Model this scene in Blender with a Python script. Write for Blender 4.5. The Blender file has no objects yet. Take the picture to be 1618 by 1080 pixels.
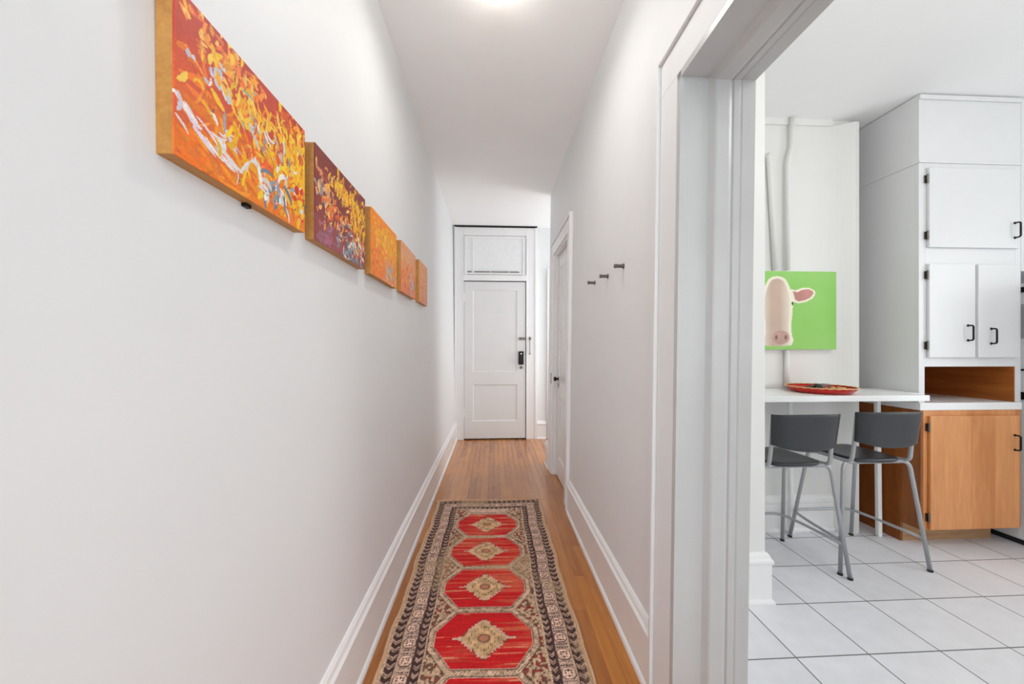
import bpy, bmesh, math, random
import numpy as np
from mathutils import Vector, Matrix, noise as mnoise
random.seed(4)
C = bpy.context.scene.collection
R = math.radians

# ---------------------------------------------------------------- camera, world, light, exposure
HALL_Z, KITCH_Z = 3.02, 2.93
sc = bpy.context.scene
cam = bpy.data.cameras.new('camera'); co = bpy.data.objects.new('camera', cam); C.objects.link(co)
co.location = (0, 0, 1.3); co.rotation_euler = (R(90), 0, -math.atan(29/565))
cam.sensor_width = 36; cam.lens = 565/1618*36; cam.shift_y = 9/1618; cam.clip_start = .02
sc.camera = co
w = bpy.data.worlds.new('world'); sc.world = w; w.use_nodes = True
w.node_tree.nodes['Background'].inputs[0].default_value = (.9, .95, 1, 1)
w.node_tree.nodes['Background'].inputs[1].default_value = .6
sc.view_settings.view_transform = 'Standard'; sc.view_settings.look = 'None'
sc.view_settings.gamma = 1; sc.view_settings.use_curve_mapping = False
sc.view_settings.exposure = 0.0
sc.cycles.diffuse_bounces = 8; sc.cycles.max_bounces = 12; sc.cycles.sample_clamp_indirect = 8

def area(name, loc, rot, sx, sy, power, col=(1, 1, 1)):
    l = bpy.data.lights.new(name, 'AREA'); l.shape = 'RECTANGLE'; l.size = sx; l.size_y = sy
    l.energy = power; l.color = col
    o = bpy.data.objects.new(name, l); C.objects.link(o); o.location = loc; o.rotation_euler = rot
    return o
DAY = (.96, .985, 1.0)
# window daylight plus an added hall fill (each lamp sits in its window opening)
area('daylight_kitchen_front', (2.6, -1.97, 1.6), (R(90), 0, 0), 1.2, 1.5, 9, DAY)
area('daylight_kitchen_front_b', (3.9, -1.97, 1.6), (R(90), 0, 0), 1.0, 1.5, 8, DAY)
area('daylight_kitchen_right', (4.77, .4, 1.6), (R(90), 0, R(90)), 1.3, 1.5, 28, DAY)
area('daylight_entry', (2.17, 4.55, 1.55), (R(90), 0, R(90)), .8, 1.7, 27, DAY)
area('fill_hall_back', (0, -2.47, 1.5), (R(90), 0, 0), .9, 1.9, 34, (.86, .94, 1))  # unseen fill added behind the camera to brighten the hall

# ---------------------------------------------------------------- materials
def lin(c):
    c = [v/255 for v in c[:3]]
    return tuple(v/12.92 if v <= .04045 else ((v+.055)/1.055)**2.4 for v in c) + (1,)
class N:
    def __init__(s, name):
        s.m = bpy.data.materials.new(name); s.m.use_nodes = True
        s.t = s.m.node_tree; s.b = s.t.nodes['Principled BSDF']
    def new(s, t, **k):
        n = s.t.nodes.new(t)
        for a, v in k.items(): setattr(n, a, v)
        return n
    def link(s, a, b): s.t.links.new(a, b)
    def math(s, op, a, b=None, c=None):
        n = s.new('ShaderNodeMath', operation=op)
        for i, v in enumerate((a, b, c)):
            if v is None: continue
            if hasattr(v, 'is_linked'): s.link(v, n.inputs[i])
            else: n.inputs[i].default_value = v
        return n.outputs[0]
    def mix(s, f, a, b):
        n = s.new('ShaderNodeMix', data_type='RGBA')
        for i, v in ((0, f), (6, a), (7, b)):
            if hasattr(v, 'is_linked'): s.link(v, n.inputs[i])
            else: n.inputs[i].default_value = v
        return n.outputs[2]
    def coords(s, scale=(1, 1, 1)):
        tc = s.new('ShaderNodeTexCoord'); mp = s.new('ShaderNodeMapping')
        s.link(tc.outputs['Object'], mp.inputs[0]); mp.inputs['Scale'].default_value = scale
        return mp.outputs[0]
    def noise(s, vec, scale, detail=3, rough=.5, dist=0):
        n = s.new('ShaderNodeTexNoise'); n.inputs['Scale'].default_value = scale
        n.inputs['Detail'].default_value = detail; n.inputs['Roughness'].default_value = rough
        n.inputs['Distortion'].default_value = dist
        s.link(vec, n.inputs['Vector']); return n.outputs[0]
    def bump(s, h, strength, dist=.002):
        n = s.new('ShaderNodeBump'); n.inputs['Strength'].default_value = strength
        n.inputs['Distance'].default_value = dist
        s.link(h, n.inputs['Height']); s.link(n.outputs[0], s.b.inputs['Normal'])
def paint(name, col, rough=.5, mott=.04, bump=.15, scale=9, metal=0):
    m = N(name); v = m.coords(); n = m.noise(v, scale, 4)
    a = lin(col); d = tuple(x*(1-mott*2) for x in a[:3])+(1,); l = tuple(min(1, x*(1+mott)) for x in a[:3])+(1,)
    m.link(m.mix(n, d, l), m.b.inputs['Base Color'])
    m.b.inputs['Roughness'].default_value = rough; m.b.inputs['Metallic'].default_value = metal
    if bump: m.bump(m.noise(v, scale*14, 3), bump, .0015)
    return m.m
def wood(name, dark, light, axis=2, rough=.35, board=0.0, scale=1.0):
    m = N(name); s = [9*scale]*3; s[axis] = .9*scale
    v = m.coords(tuple(s)); n1 = m.noise(v, 1.3, 4, .6, 1.2)
    v2 = m.coords(tuple(x*5 for x in s)); n2 = m.noise(v2, 2, 3, .6)
    f = m.math('ADD', m.math('MULTIPLY', n1, .7), m.math('MULTIPLY', n2, .3))
    f = m.math('MULTIPLY_ADD', m.math('SUBTRACT', f, .5), 2.4, .5)
    if board:
        sep = m.new('ShaderNodeSeparateXYZ'); m.link(m.coords(), sep.inputs[0])
        wn = m.new('ShaderNodeTexWhiteNoise', noise_dimensions='1D')
        m.link(m.math('FLOOR', m.math('DIVIDE', sep.outputs[0], board)), wn.inputs['W'])
        f = m.math('ADD', f, m.math('MULTIPLY', m.math('SUBTRACT', wn.outputs[0], .5), .4))
    f = m.math('MINIMUM', m.math('MAXIMUM', f, 0.0), 1.0)
    m.link(m.mix(f, lin(dark), lin(light)), m.b.inputs['Base Color'])
    m.b.inputs['Roughness'].default_value = rough; m.bump(n2, .1, .001)
    return m.m
def vcol(name, rough=.8, fine=0.0, bump=.3):
    m = N(name); a = m.new('ShaderNodeAttribute', attribute_name='Col')
    v = m.coords(); n = m.noise(v, 420, 2)
    f = m.math('MULTIPLY_ADD', m.math('SUBTRACT', n, .5), fine, 1.0)
    vm = m.new('ShaderNodeVectorMath', operation='SCALE')
    m.link(a.outputs['Color'], vm.inputs[0]); m.link(f, vm.inputs['Scale'])
    m.link(vm.outputs[0], m.b.inputs['Base Color'])
    m.b.inputs['Roughness'].default_value = rough; m.bump(m.noise(v, 260, 2), bump, .002)
    return m.m
def m_tile():
    m = N('ceramic_tile'); sep = m.new('ShaderNodeSeparateXYZ'); m.link(m.coords(), sep.inputs[0])
    u = m.math('DIVIDE', m.math('SUBTRACT', sep.outputs[0], 1.59-3.22), .322)
    v = m.math('DIVIDE', m.math('SUBTRACT', sep.outputs[1], 1.740-3.02), .302)
    def edge(t, w):
        d = m.math('ABSOLUTE', m.math('SUBTRACT', m.math('FRACT', t), .5))
        return m.math('GREATER_THAN', d, .5-w)
    g = m.math('MAXIMUM', edge(u, .0085), edge(v, .009))
    cmb = m.new('ShaderNodeCombineXYZ'); m.link(m.math('FLOOR', u), cmb.inputs[0]); m.link(m.math('FLOOR', v), cmb.inputs[1])
    wn = m.new('ShaderNodeTexWhiteNoise', noise_dimensions='3D'); m.link(cmb.outputs[0], wn.inputs[0])
    n = m.noise(m.coords(), 11, 5, .6)
    f = m.math('ADD', m.math('MULTIPLY', n, .75), m.math('MULTIPLY', wn.outputs[0], .3))
    c = m.mix(f, lin((212, 212, 216)), lin((238, 239, 243)))
    m.link(m.mix(g, c, lin((112, 110, 112))), m.b.inputs['Base Color'])
    m.link(m.math('MULTIPLY_ADD', g, .45, .42), m.b.inputs['Roughness'])
    m.bump(m.math('SUBTRACT', 1.0, g), .5, .002)
    return m.m
def m_floor():
    m = N('strip_wood_floor'); sep = m.new('ShaderNodeSeparateXYZ'); m.link(m.coords(), sep.inputs[0])
    W = .057
    xs = m.math('DIVIDE', m.math('ADD', sep.outputs[0], 5.013), W); row = m.math('FLOOR', xs)
    wn = m.new('ShaderNodeTexWhiteNoise', noise_dimensions='1D'); m.link(row, wn.inputs['W'])
    ys = m.math('ADD', m.math('DIVIDE', sep.outputs[1], 1.3), m.math('MULTIPLY', wn.outputs[0], 7.3))
    wn2 = m.new('ShaderNodeTexWhiteNoise', noise_dimensions='2D')
    cmb = m.new('ShaderNodeCombineXYZ'); m.link(row, cmb.inputs[0]); m.link(m.math('FLOOR', ys), cmb.inputs[1])
    m.link(cmb.outputs[0], wn2.inputs[0])
    def edge(t, w):
        d = m.math('ABSOLUTE', m.math('SUBTRACT', m.math('FRACT', t), .5))
        return m.math('GREATER_THAN', d, .5-w)
    g = m.math('MAXIMUM', edge(xs, .022), edge(ys, .0012))
    grain = m.noise(m.coords((55, 3, 1)), 1, 5, .65, .6)
    wear = m.noise(m.coords((3, 1.2, 1)), 1.5, 4, .6)
    f = m.math('ADD', m.math('MULTIPLY', grain, .75), m.math('MULTIPLY', m.math('SUBTRACT', wn2.outputs[0], .42), .42))
    f = m.math('ADD', f, m.math('MULTIPLY', m.math('SUBTRACT', wear, .5), .5))
    f = m.math('MINIMUM', m.math('MAXIMUM', f, 0.0), 1.0)
    c = m.mix(f, lin((138, 72, 12)), lin((224, 146, 52)))
    m.link(m.mix(m.math('MULTIPLY', g, .5), c, lin((80, 44, 18))), m.b.inputs['Base Color'])
    m.link(m.math('MULTIPLY_ADD', wear, .16, .15), m.b.inputs['Roughness']); m.b.inputs['Coat Weight'].default_value = .6; m.b.inputs['Coat Roughness'].default_value = .22
    m.bump(m.math('SUBTRACT', m.math('MULTIPLY', grain, .3), g), .25, .001)
    return m.m
M = dict(
    wall=paint('wall_paint', (231, 233, 234), .55, .012, .12, 5),
    kwall=paint('kitchen_wall_paint', (229, 229, 226), .55, .012, .12, 5),
    ceil=paint('ceiling_paint', (246, 247, 247), .8, .012, .1, 4),
    kceil=paint('kitchen_ceiling_paint', (243, 243, 243), .8, .01, .1, 4),
    trim=paint('trim_enamel', (240, 240, 240), .28, .015, .12, 7),
    jamb_shaded=paint('jamb_enamel_shaded', (194, 195, 195), .25, .03, .25, 9),  # enamel greyed down: the shade inside the opening is painted into the colour
    fdoor=paint('front_door_enamel', (228, 228, 228), .5, .015, .1, 6),
    door=paint('door_enamel', (236, 236, 236), .2, .015, .1, 6),
    cab=paint('cabinet_enamel', (221, 222, 223), .35, .012, .1, 7),
    top=paint('white_laminate', (242, 243, 243), .3, .01, 0, 7),
    tile=m_tile(), floor=m_floor(),
    cabwood=wood('birch_plywood', (196, 124, 68), (226, 160, 102), 2, .32, .17),
    cabside=wood('stained_cabinet_side', (120, 62, 14), (168, 96, 34), 2, .35),
    niche=wood('niche_plywood', (150, 84, 32), (190, 116, 54), 1, .4),
    pine=wood('pine_box', (168, 112, 46), (208, 156, 82), 1, .5, 0, 1.6),
    kick=wood('kick_board', (150, 110, 74), (196, 158, 118), 0, .6),
    black=paint('black_metal', (34, 32, 32), .35, .1, 0, 20, .6),
    nickel=paint('brushed_nickel', (120, 114, 108), .35, .1, 0, 20, .9),
    silver=paint('silver_powder_coat', (176, 178, 181), .35, .05, 0, 30, .35),
    seat=paint('dark_grey_plastic', (47, 50, 54), .33, .06, .1, 60),
    rubber=paint('rubber', (40, 40, 42), .7, .05, 0, 30),
    fridge=paint('fridge_enamel', (235, 237, 240), .3, .01, .1, 30),
    rug=vcol('rug_pile', .95, .9, .6), fringe=paint('rug_cord', (226, 184, 146), .95, .12, .6, 80),
    canvas=vcol('painted_canvas', .55, .1, .4), cow=vcol('printed_canvas', .6, .05, .2),
    red=paint('red_glaze', (196, 34, 24), .15, .08, 0, 25), cream=paint('cream_glaze', (226, 190, 130), .3, .15, 0, 60),
    nut=paint('dry_snack', (206, 158, 96), .7, .2, .2, 60), pod=paint('dark_pod', (38, 34, 36), .4, .2, .1, 60),
    wire=paint('wire_metal', (150, 150, 152), .3, .1, 0, 40, .8),
    paper=paint('grey_paper', (168, 170, 174), .8, .03, 0, 30),
)
g = N('frosted_glass'); g.b.inputs['Base Color'].default_value = lin((238, 240, 242)); g.b.inputs['Roughness'].default_value = .35
g.link(g.mix(g.noise(g.coords(), 30), lin((230, 232, 235)), lin((246, 247, 248))), g.b.inputs['Base Color']); M['pane'] = g.m
g = N('lamp_glass'); g.b.inputs['Base Color'].default_value = (1, .97, .93, 1)
g.b.inputs['Emission Color'].default_value = (1, .94, .86, 1); g.b.inputs['Emission Strength'].default_value = 13
g.link(g.math('MULTIPLY_ADD', g.noise(g.coords(), 6), .1, .2), g.b.inputs['Roughness']); M['bulb'] = g.m

# ---------------------------------------------------------------- mesh helpers
class MB:
    def __init__(s): s.bm = bmesh.new()
    def box(s, x0, x1, y0, y1, z0, z1):
        v = [s.bm.verts.new(p) for p in ((x0, y0, z0), (x1, y0, z0), (x1, y1, z0), (x0, y1, z0), (x0, y0, z1), (x1, y0, z1), (x1, y1, z1), (x0, y1, z1))]
        for f in ((0, 3, 2, 1), (4, 5, 6, 7), (0, 1, 5, 4), (1, 2, 6, 5), (2, 3, 7, 6), (3, 0, 4, 7)): s.bm.faces.new([v[i] for i in f])
        return s
    def prism(s, pts, a, b, axis=2):
        """extrude a 2-D outline along an axis (pts in the other two axes, in x,y,z order)"""
        def P(p, t):
            q = list(p); q.insert(axis, t); return q
        A = [s.bm.verts.new(P(p, a)) for p in pts]; B = [s.bm.verts.new(P(p, b)) for p in pts]
        n = len(pts)
        s.bm.faces.new(A[::-1]); s.bm.faces.new(B)
        for i in range(n): s.bm.faces.new((A[i], A[(i+1) % n], B[(i+1) % n], B[i]))
        return s
    def tube(s, path, r, seg=12, caps=True):
        path = [Vector(p) for p in path]; rings = []; up = None
        for i, p in enumerate(path):
            t = (path[min(i+1, len(path)-1)]-path[max(i-1, 0)]).normalized()
            if up is None: up = Vector((0, 0, 1)) if abs(t.z) < .9 else Vector((0, 1, 0))
            x = t.cross(up).normalized(); up = x.cross(t).normalized()
            rr = r[i] if isinstance(r, (list, tuple)) else r
            rings.append([s.bm.verts.new(p+rr*(math.cos(2*math.pi*k/seg)*x+math.sin(2*math.pi*k/seg)*up)) for k in range(seg)])
        for a, b in zip(rings, rings[1:]):
            for k in range(seg): s.bm.faces.new((a[k], a[(k+1) % seg], b[(k+1) % seg], b[k]))
        if caps: s.bm.faces.new(rings[0][::-1]); s.bm.faces.new(rings[-1])
        return s
    def lathe(s, prof, c=(0, 0, 0), seg=32, axis=2, sx=1, sy=1):
        rings = []
        for r, h in prof:
            ring = []
            for k in range(seg):
                a = 2*math.pi*k/seg; p = [r*math.cos(a)*sx, r*math.sin(a)*sy]; p.insert(axis, h)
                ring.append(s.bm.verts.new([p[i]+c[i] for i in range(3)]))
            rings.append(ring)
        for a, b in zip(rings, rings[1:]):
            for k in range(seg): s.bm.faces.new((a[k], a[(k+1) % seg], b[(k+1) % seg], b[k]))
        s.bm.faces.new(rings[0][::-1]); s.bm.faces.new(rings[-1]); return s
    def warp(s, f):
        for v in s.bm.verts: v.co = f(v.co.copy())
        return s
    def build(s, name, mat, parent=None, bevel=0, smooth=False, struct=False, seg=2):
        bmesh.ops.recalc_face_normals(s.bm, faces=s.bm.faces)
        me = bpy.data.meshes.new(name); s.bm.to_mesh(me); s.bm.free()
        me.materials.append(M[mat] if isinstance(mat, str) else mat)
        o = bpy.data.objects.new(name, me); C.objects.link(o)
        if parent: o.parent = parent
        if smooth:
            for p in me.polygons: p.use_smooth = True
        if bevel:
            b = o.modifiers.new('bevel', 'BEVEL'); b.width = bevel; b.segments = seg; b.limit_method = 'ANGLE'; b.angle_limit = R(35)
        if struct: o['kind'] = 'structure'
        return o
def smoothpath(pts, r=.03, n=6):
    pts = [Vector(p) for p in pts]; out = [pts[0]]
    for a, b, c in zip(pts, pts[1:], pts[2:]):
        d1 = (a-b); d2 = (c-b); rr = min(r, d1.length*.49, d2.length*.49)
        p, q = b+d1.normalized()*rr, b+d2.normalized()*rr
        for k in range(n+1):
            t = k/n; out.append((1-t)**2*p+2*t*(1-t)*b+t*t*q)
    return out+[pts[-1]]
def tag(o, label, cat, group=None):
    o['label'] = label; o['category'] = cat
    if group: o['group'] = group
    return o
def thing(name, label, cat, loc=(0, 0, 0), rz=0, group=None):
    o = bpy.data.objects.new(name, None); C.objects.link(o); o.location = loc; o.rotation_euler = (0, 0, rz); o.empty_display_size = .1
    return tag(o, label, cat, group)
def copy_tree(o, parent=None):
    c = o.copy(); C.objects.link(c)
    if parent: c.parent = parent
    for ch in list(o.children): copy_tree(ch, c)
    return c
def leanR(p): return Vector((p.x+.0142*p.z, p.y, p.z))     # the old hall walls are slightly out of plumb
def leanL(p): return Vector((p.x-.0116*p.z, p.y, p.z))
WR, WL, TH = .600, -.540, .215       # right wall face, left wall face (at the floor), right wall thickness

# ---------------------------------------------------------------- the setting
MB().box(-.75, .82, -2.5, 5.3, -.1, 0).box(.82, 2.3, 4.0, 5.3, -.1, 0).build('floor', 'floor', struct=True)
MB().box(.82, 4.9, -2.1, 3.95, -.1, 0).build('floor', 'tile', struct=True)
MB().box(-.75, .72, -2.5, 5.3, HALL_Z, HALL_Z+.1).box(.72, 2.3, 4.0, 5.3, HALL_Z, HALL_Z+.1).build('ceiling', 'ceil', struct=True)
MB().box(.82, 4.9, -2.1, 3.95, KITCH_Z, KITCH_Z+.1).build('ceiling', 'kceil', struct=True)
MB().box(WL-.1, WL, -2.5, 5.2, 0, HALL_Z).warp(leanL).build('wall_left', 'wall', struct=True)
OY0, OY1, OZ = .28, 1.165, 2.21      # kitchen opening
DY0, DY1, DZ = 2.95, 3.66, 2.26       # closet door opening
w = MB(); w.box(WR, WR+TH, -2.5, OY0, 0, HALL_Z).box(WR, WR+TH, OY0, OY1, OZ, HALL_Z).box(WR, WR+TH, OY1, DY0, 0, HALL_Z)
w.box(WR, WR+TH, DY0, DY1, DZ, HALL_Z).box(WR, WR+TH, DY1, 4.0, 0, HALL_Z)
bmesh.ops.remove_doubles(w.bm, verts=w.bm.verts, dist=1e-5)
w.warp(leanR).build('wall_right', 'wall', struct=True)
MB().box(-.75, 2.3, 5.1, 5.2, 0, HALL_Z).build('wall_far', 'wall', struct=True)
# alcove right of the front door, daylight from its window
w = MB(); w.box(2.2, 2.3, 4.0, 4.1, 0, HALL_Z).box(2.2, 2.3, 5.0, 5.1, 0, HALL_Z).box(2.2, 2.3, 4.1, 5.0, 0, .65).box(2.2, 2.3, 4.1, 5.0, 2.45, HALL_Z)
w.build('wall_entry_right', 'wall', struct=True)
MB().box(.83, 2.3, 3.92, 4.0, 0, HALL_Z).build('wall_entry_near', 'wall', struct=True)
def wall_with_windows(name, axis, c0, c1, lo, hi, wins, z0, z1, top, mat):
    w = MB(); cur = lo
    def bx(a, b, za, zb):
        if axis == 0: w.box(a, b, c0, c1, za, zb)
        else: w.box(c0, c1, a, b, za, zb)
    for a, b in wins:
        bx(cur, a, 0, top); bx(a, b, 0, z0); bx(a, b, z1, top); cur = b
    bx(cur, hi, 0, top)
    w.build(name, mat, struct=True)
wall_with_windows('wall_hall_back', 0, -2.6, -2.5, -.75, .9, [(-.42, .48)], .5, 2.45, HALL_Z, 'wall')
wall_with_windows('wall_kitchen_front', 0, -2.1, -2.0, .82, 4.9, [(1.95, 3.20), (3.4, 4.4)], .85, 2.35, KITCH_Z, 'kwall')
wall_with_windows('wall_kitchen_right', 1, 4.8, 4.9, -2.0, 3.0, [(-.25, 1.05)], .85, 2.35, KITCH_Z, 'kwall')
def window(n, axis, c, a, b, z0, z1):
    t = MB(); W = .05
    def bx(p, q, za, zb, d=.02):
        if axis == 0: t.box(p, q, c-d, c+d, za, zb)
        else: t.box(c-d, c+d, p, q, za, zb)
    bx(a, a+W, z0, z1); bx(b-W, b, z0, z1); bx(a, b, z0, z0+W); bx(a, b, z1-W, z1); bx(a, b, (z0+z1)/2-.02, (z0+z1)/2+.02)
    t.build('window_%d' % n, 'trim', struct=True)
window(1, 0, -2.07, 1.95, 3.20, .85, 2.35); window(2, 0, -2.07, 3.4, 4.4, .85, 2.35)
window(3, 1, 4.87, -.25, 1.05, .85, 2.35); window(4, 1, 2.27, 4.1, 5.0, .65, 2.45); window(5, 0, -2.57, -.42, .48, .5, 2.45)  # the last window is added, unseen, around the hall fill
# kitchen back wall, the pier at the left of the breakfast nook, recess behind the cabinets
MB().box(.83, 2.56, 2.45, 2.60, 0, KITCH_Z).box(2.46, 2.56, 2.60, 2.80, 0, KITCH_Z).box(2.46, 4.9, 2.80, 2.9, 0, KITCH_Z).build('wall_kitchen_back', 'kwall', struct=True)
MB().box(.83, 1.395, 1.77, 2.45, 0, KITCH_Z).build('wall_kitchen_pier', 'kwall', struct=True, bevel=.004)
MB().box(1.395, 2.42, 2.436, 2.45, 2.885, KITCH_Z).build('trim_9', 'kwall', struct=True)
# baseboards: board, cap moulding and shoe
def base_prof(side):   # outline in (offset from wall, z)
    return [(0, 0), (.032, 0), (.030, .012), (.024, .02), (.020, .022), (.020, .195), (.027, .203), (.027, .216), (.018, .226), (.014, .240), (.006, .250), (0, .252)]
def baseboard(name, y0, y1, side):
    m = MB()
    if side == 'L': m.prism([(WL+a, z) for a, z in base_prof(0)], y0, y1, 1).warp(leanL)
    else: m.prism([(WR-a, z) for a, z in base_prof(0)], y0, y1, 1).warp(leanR)
    m.build(name, 'trim', struct=True)
baseboard('baseboard_left', -2.5, 5.08, 'L')
baseboard('baseboard_right', 1.31, 2.80, 'R'); baseboard('baseboard_right', 3.80, 4.03, 'R')
MB().prism([(5.1-a, z) for a, z in base_prof(0)], .62, .75, 0).build('baseboard_far', 'trim', struct=True)
MB().prism([(5.1-a, z) for a, z in base_prof(0)], 1.75, 2.2, 0).build('baseboard_far', 'trim', struct=True)
MB().prism([(2.45-a, z) for a, z in base_prof(0)], 1.428, 2.42, 0).build('baseboard_kitchen', 'trim', struct=True)
m = MB(); st_ = [[m.bm.verts.new(f(a, z)) for a, z in base_prof(0)] for f in (lambda a, z: (.845, 1.77-a, z), lambda a, z: (1.395+a, 1.77-a, z), lambda a, z: (1.395+a, 2.415, z))]
for p, q in zip(st_, st_[1:]):
    for k in range(len(p)): m.bm.faces.new((p[k], p[(k+1) % len(p)], q[(k+1) % len(p)], q[k]))
m.bm.faces.new(st_[0]); m.bm.faces.new(st_[-1]); m.build('baseboard_pier', 'trim', struct=True)
# kitchen opening: profiled jambs and head, hall casing with back band
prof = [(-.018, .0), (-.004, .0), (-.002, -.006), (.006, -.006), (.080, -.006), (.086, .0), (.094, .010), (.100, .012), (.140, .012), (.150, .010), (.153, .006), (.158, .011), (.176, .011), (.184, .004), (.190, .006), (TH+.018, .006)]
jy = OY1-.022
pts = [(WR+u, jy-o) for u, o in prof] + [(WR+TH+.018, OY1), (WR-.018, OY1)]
MB().prism(pts, 0, OZ, 2).warp(leanR).build('trim_1', 'jamb_shaded', struct=True)
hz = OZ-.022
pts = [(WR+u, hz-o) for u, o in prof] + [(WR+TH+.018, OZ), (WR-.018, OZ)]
MB().prism(pts, OY0, OY1, 1).warp(leanR).build('trim_2', 'jamb_shaded', struct=True)
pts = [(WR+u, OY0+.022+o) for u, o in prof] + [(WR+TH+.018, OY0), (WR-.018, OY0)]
MB().prism(pts, 0, OZ, 2).warp(leanR).build('trim_3', 'jamb_shaded', struct=True)
def casing(n, y0, y1, z0, z1, mitre, wdt=.13, thick=.018):
    """hall-side casing of an opening y0..y1, head at z1"""
    t = MB()
    t.box(WR-thick, WR, y1, y1+wdt-.020, 0, z1).box(WR-thick, WR, y0-wdt+.020, y0, 0, z1)
    t.box(WR-thick, WR, y0-wdt+.02, y1+wdt-.02, z1, z1+wdt-.02)
    t.warp(leanR).build('trim_%d' % n, 'wall' if n == 4 else 'trim', struct=True, bevel=.002)
    b = MB()
    b.box(WR-thick-.012, WR, y1+wdt-.017, y1+wdt, 0, z1+wdt).box(WR-thick-.012, WR, y0-wdt, y0-wdt+.017, 0, z1+wdt)
    b.box(WR-thick-.012, WR, y0-wdt+.0175, y1+wdt-.0175, z1+wdt-.017, z1+wdt)
    b.warp(leanR).build('trim_%d' % (n+1), 'wall' if n == 4 else 'trim', struct=True, bevel=.003)
casing(4, OY0, OY1, 0, OZ, True, .138)
casing(6, DY0, DY1, 0, DZ, True, .13)
# kitchen-side casing of the opening
MB().box(WR+TH, WR+TH+.018, OY1, OY1+.11, 0, OZ+.11).box(WR+TH, WR+TH+.018, OY0-.11, OY0, 0, OZ+.11).box(WR+TH, WR+TH+.018, OY0, OY1, OZ, OZ+.11).warp(leanR).build('trim_8', 'trim', struct=True)
# nook end casing at the right of the back wall
MB().prism([(2.37, 2.45), (2.395, 2.449), (2.42, 2.444), (2.445, 2.434), (2.47, 2.42), (2.495, 2.402), (2.52, 2.386), (2.535, 2.380), (2.560, 2.380), (2.562, 2.384), (2.562, 2.46), (2.37, 2.46)], 0, 2.885, 2).build('trim_10', 'kwall', struct=True)

def panel_slab(x0, x1, y0, y1, z0, z1, panels, rec=.010, axis='Y'):
    """door slab facing -Y with recessed panels, in one mesh: rails and stiles round thinner panels"""
    m = MB(); m.box(x0, x1, y0+rec, y1, z0, z1)
    px0, px1 = panels[0][0], panels[0][1]
    m.box(x0, px0, y0, y0+rec, z0, z1); m.box(px1, x1, y0, y0+rec, z0, z1)
    zz = z0
    for (a, b, c, d) in panels:
        m.box(px0, px1, y0, y0+rec, zz, c); zz = d
    m.box(px0, px1, y0, y0+rec, zz, z1)
    for (a, b, c, d) in panels:   # sloped sticking
        k = .018
        for q in (((a, c), (b, c), (b-k, c+k), (a+k, c+k)), ((b, c), (b, d), (b-k, d-k), (b-k, c+k)), ((b, d), (a, d), (a+k, d-k), (b-k, d-k)), ((a, d), (a, c), (a+k, c+k), (a+k, d-k))):
            ys = (y0+.001, y0+.001, y0+rec-.0005, y0+rec-.0005)
            m.bm.faces.new([m.bm.verts.new((p[0], yy, p[1])) for p, yy in zip(q, ys)])
    return m
# door_1: front door at the end of the hall
MB().box(-.54, -.425, 5.065, 5.1, 0, 3.0).box(.465, .612, 5.065, 5.1, 0, 3.0).box(-.425, .465, 5.065, 5.1, 2.885, 3.0).build('trim_12', 'trim', struct=True, bevel=.004)
MB().box(-.425, .465, 5.05, 5.1, 2.245, 2.325).box(-.436, -.420, 5.058, 5.07, 0, 2.9).box(.462, .475, 5.058, 5.07, 0, 2.9).box(.585, .614, 5.055, 5.07, 0, 3.0).box(-.55, -.525, 5.055, 5.07, 0, 3.0).build('trim_13', 'trim', struct=True, bevel=.003)
MB().box(-.552, .618, 5.045, 5.1, 3.008, 3.019).build('trim_14', 'rubber', struct=True)  # dark strip painted in for the shaded gap above the casing
d1 = panel_slab(-.415, .452, 5.072, 5.098, .018, 2.232, [(-.296, .334, .26, .78), (-.296, .334, .956, 2.115)], .010).build('door_1', 'fdoor', struct=True)
MB().box(-.42, .458, 5.085, 5.0995, 0, .016).box(.4535, .4605, 5.080, 5.0995, 0, 2.24).box(-.42, .4605, 5.080, 5.0995, 2.234, 2.243).build('trim_15', 'rubber', struct=True)  # dark strips painted in for the shaded gaps round the slab
lk = MB().box(.352, .425, 5.040, 5.072, 1.06, 1.25).build('keypad_lock', 'black', d1, bevel=.012, seg=3); lk['label'] = 'black keypad lock'
MB().lathe([(.010, 0), (.010, .003)], (.389, 5.037, 1.215), 16, 1).build('lock_button', 'top', lk)
MB().lathe([(.020, -.018), (.020, 0)], (.392, 5.072, 1.02), 20, 1).build('deadbolt', 'nickel', d1, bevel=.002)
MB().box(.36, .452, 5.052, 5.072, 1.412, 1.446).box(.37, .40, 5.044, 5.052, 1.418, 1.440).build('door_guard', 'nickel', d1, bevel=.003)
MB().box(.500, .530, 5.046, 5.065, 1.41, 1.45).tube([(.513, 5.05, 1.41), (.513, 5.048, 1.22)], .005, 8).lathe([(.011, 0), (.011, .01)], (.513, 5.046, 1.215), 12, 1).build('guard_arm', 'nickel', d1, bevel=.001)
for z in (.32, 1.95): MB().box(-.428, -.410, 5.062, 5.072, z, z+.11).tube([(-.422, 5.058, z-.005), (-.422, 5.058, z+.115)], .006, 8).build('hinge', 'trim', d1)
# transom above it
t1 = MB().box(-.415, -.375, 5.070, 5.09, 2.33, 2.88).box(.412, .455, 5.070, 5.09, 2.33, 2.88).box(-.375, .412, 5.070, 5.09, 2.335, 2.365).box(-.375, .412, 5.070, 5.09, 2.845, 2.88).box(-.30, -.285, 5.073, 5.09, 2.365, 2.845).build('window_6', 'trim', struct=True, bevel=.003)
MB().box(-.38, .42, 5.084, 5.092, 2.34, 2.87).build('pane', 'pane', t1)
s = MB()
for a, b in ((-.37, -.31), (-.27, -.05), (-.035, .21), (.225, .36)): s.box(a, b, 5.064, 5.073, 2.366, 2.378)
s.build('sash_gap', 'nickel', t1)
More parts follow.
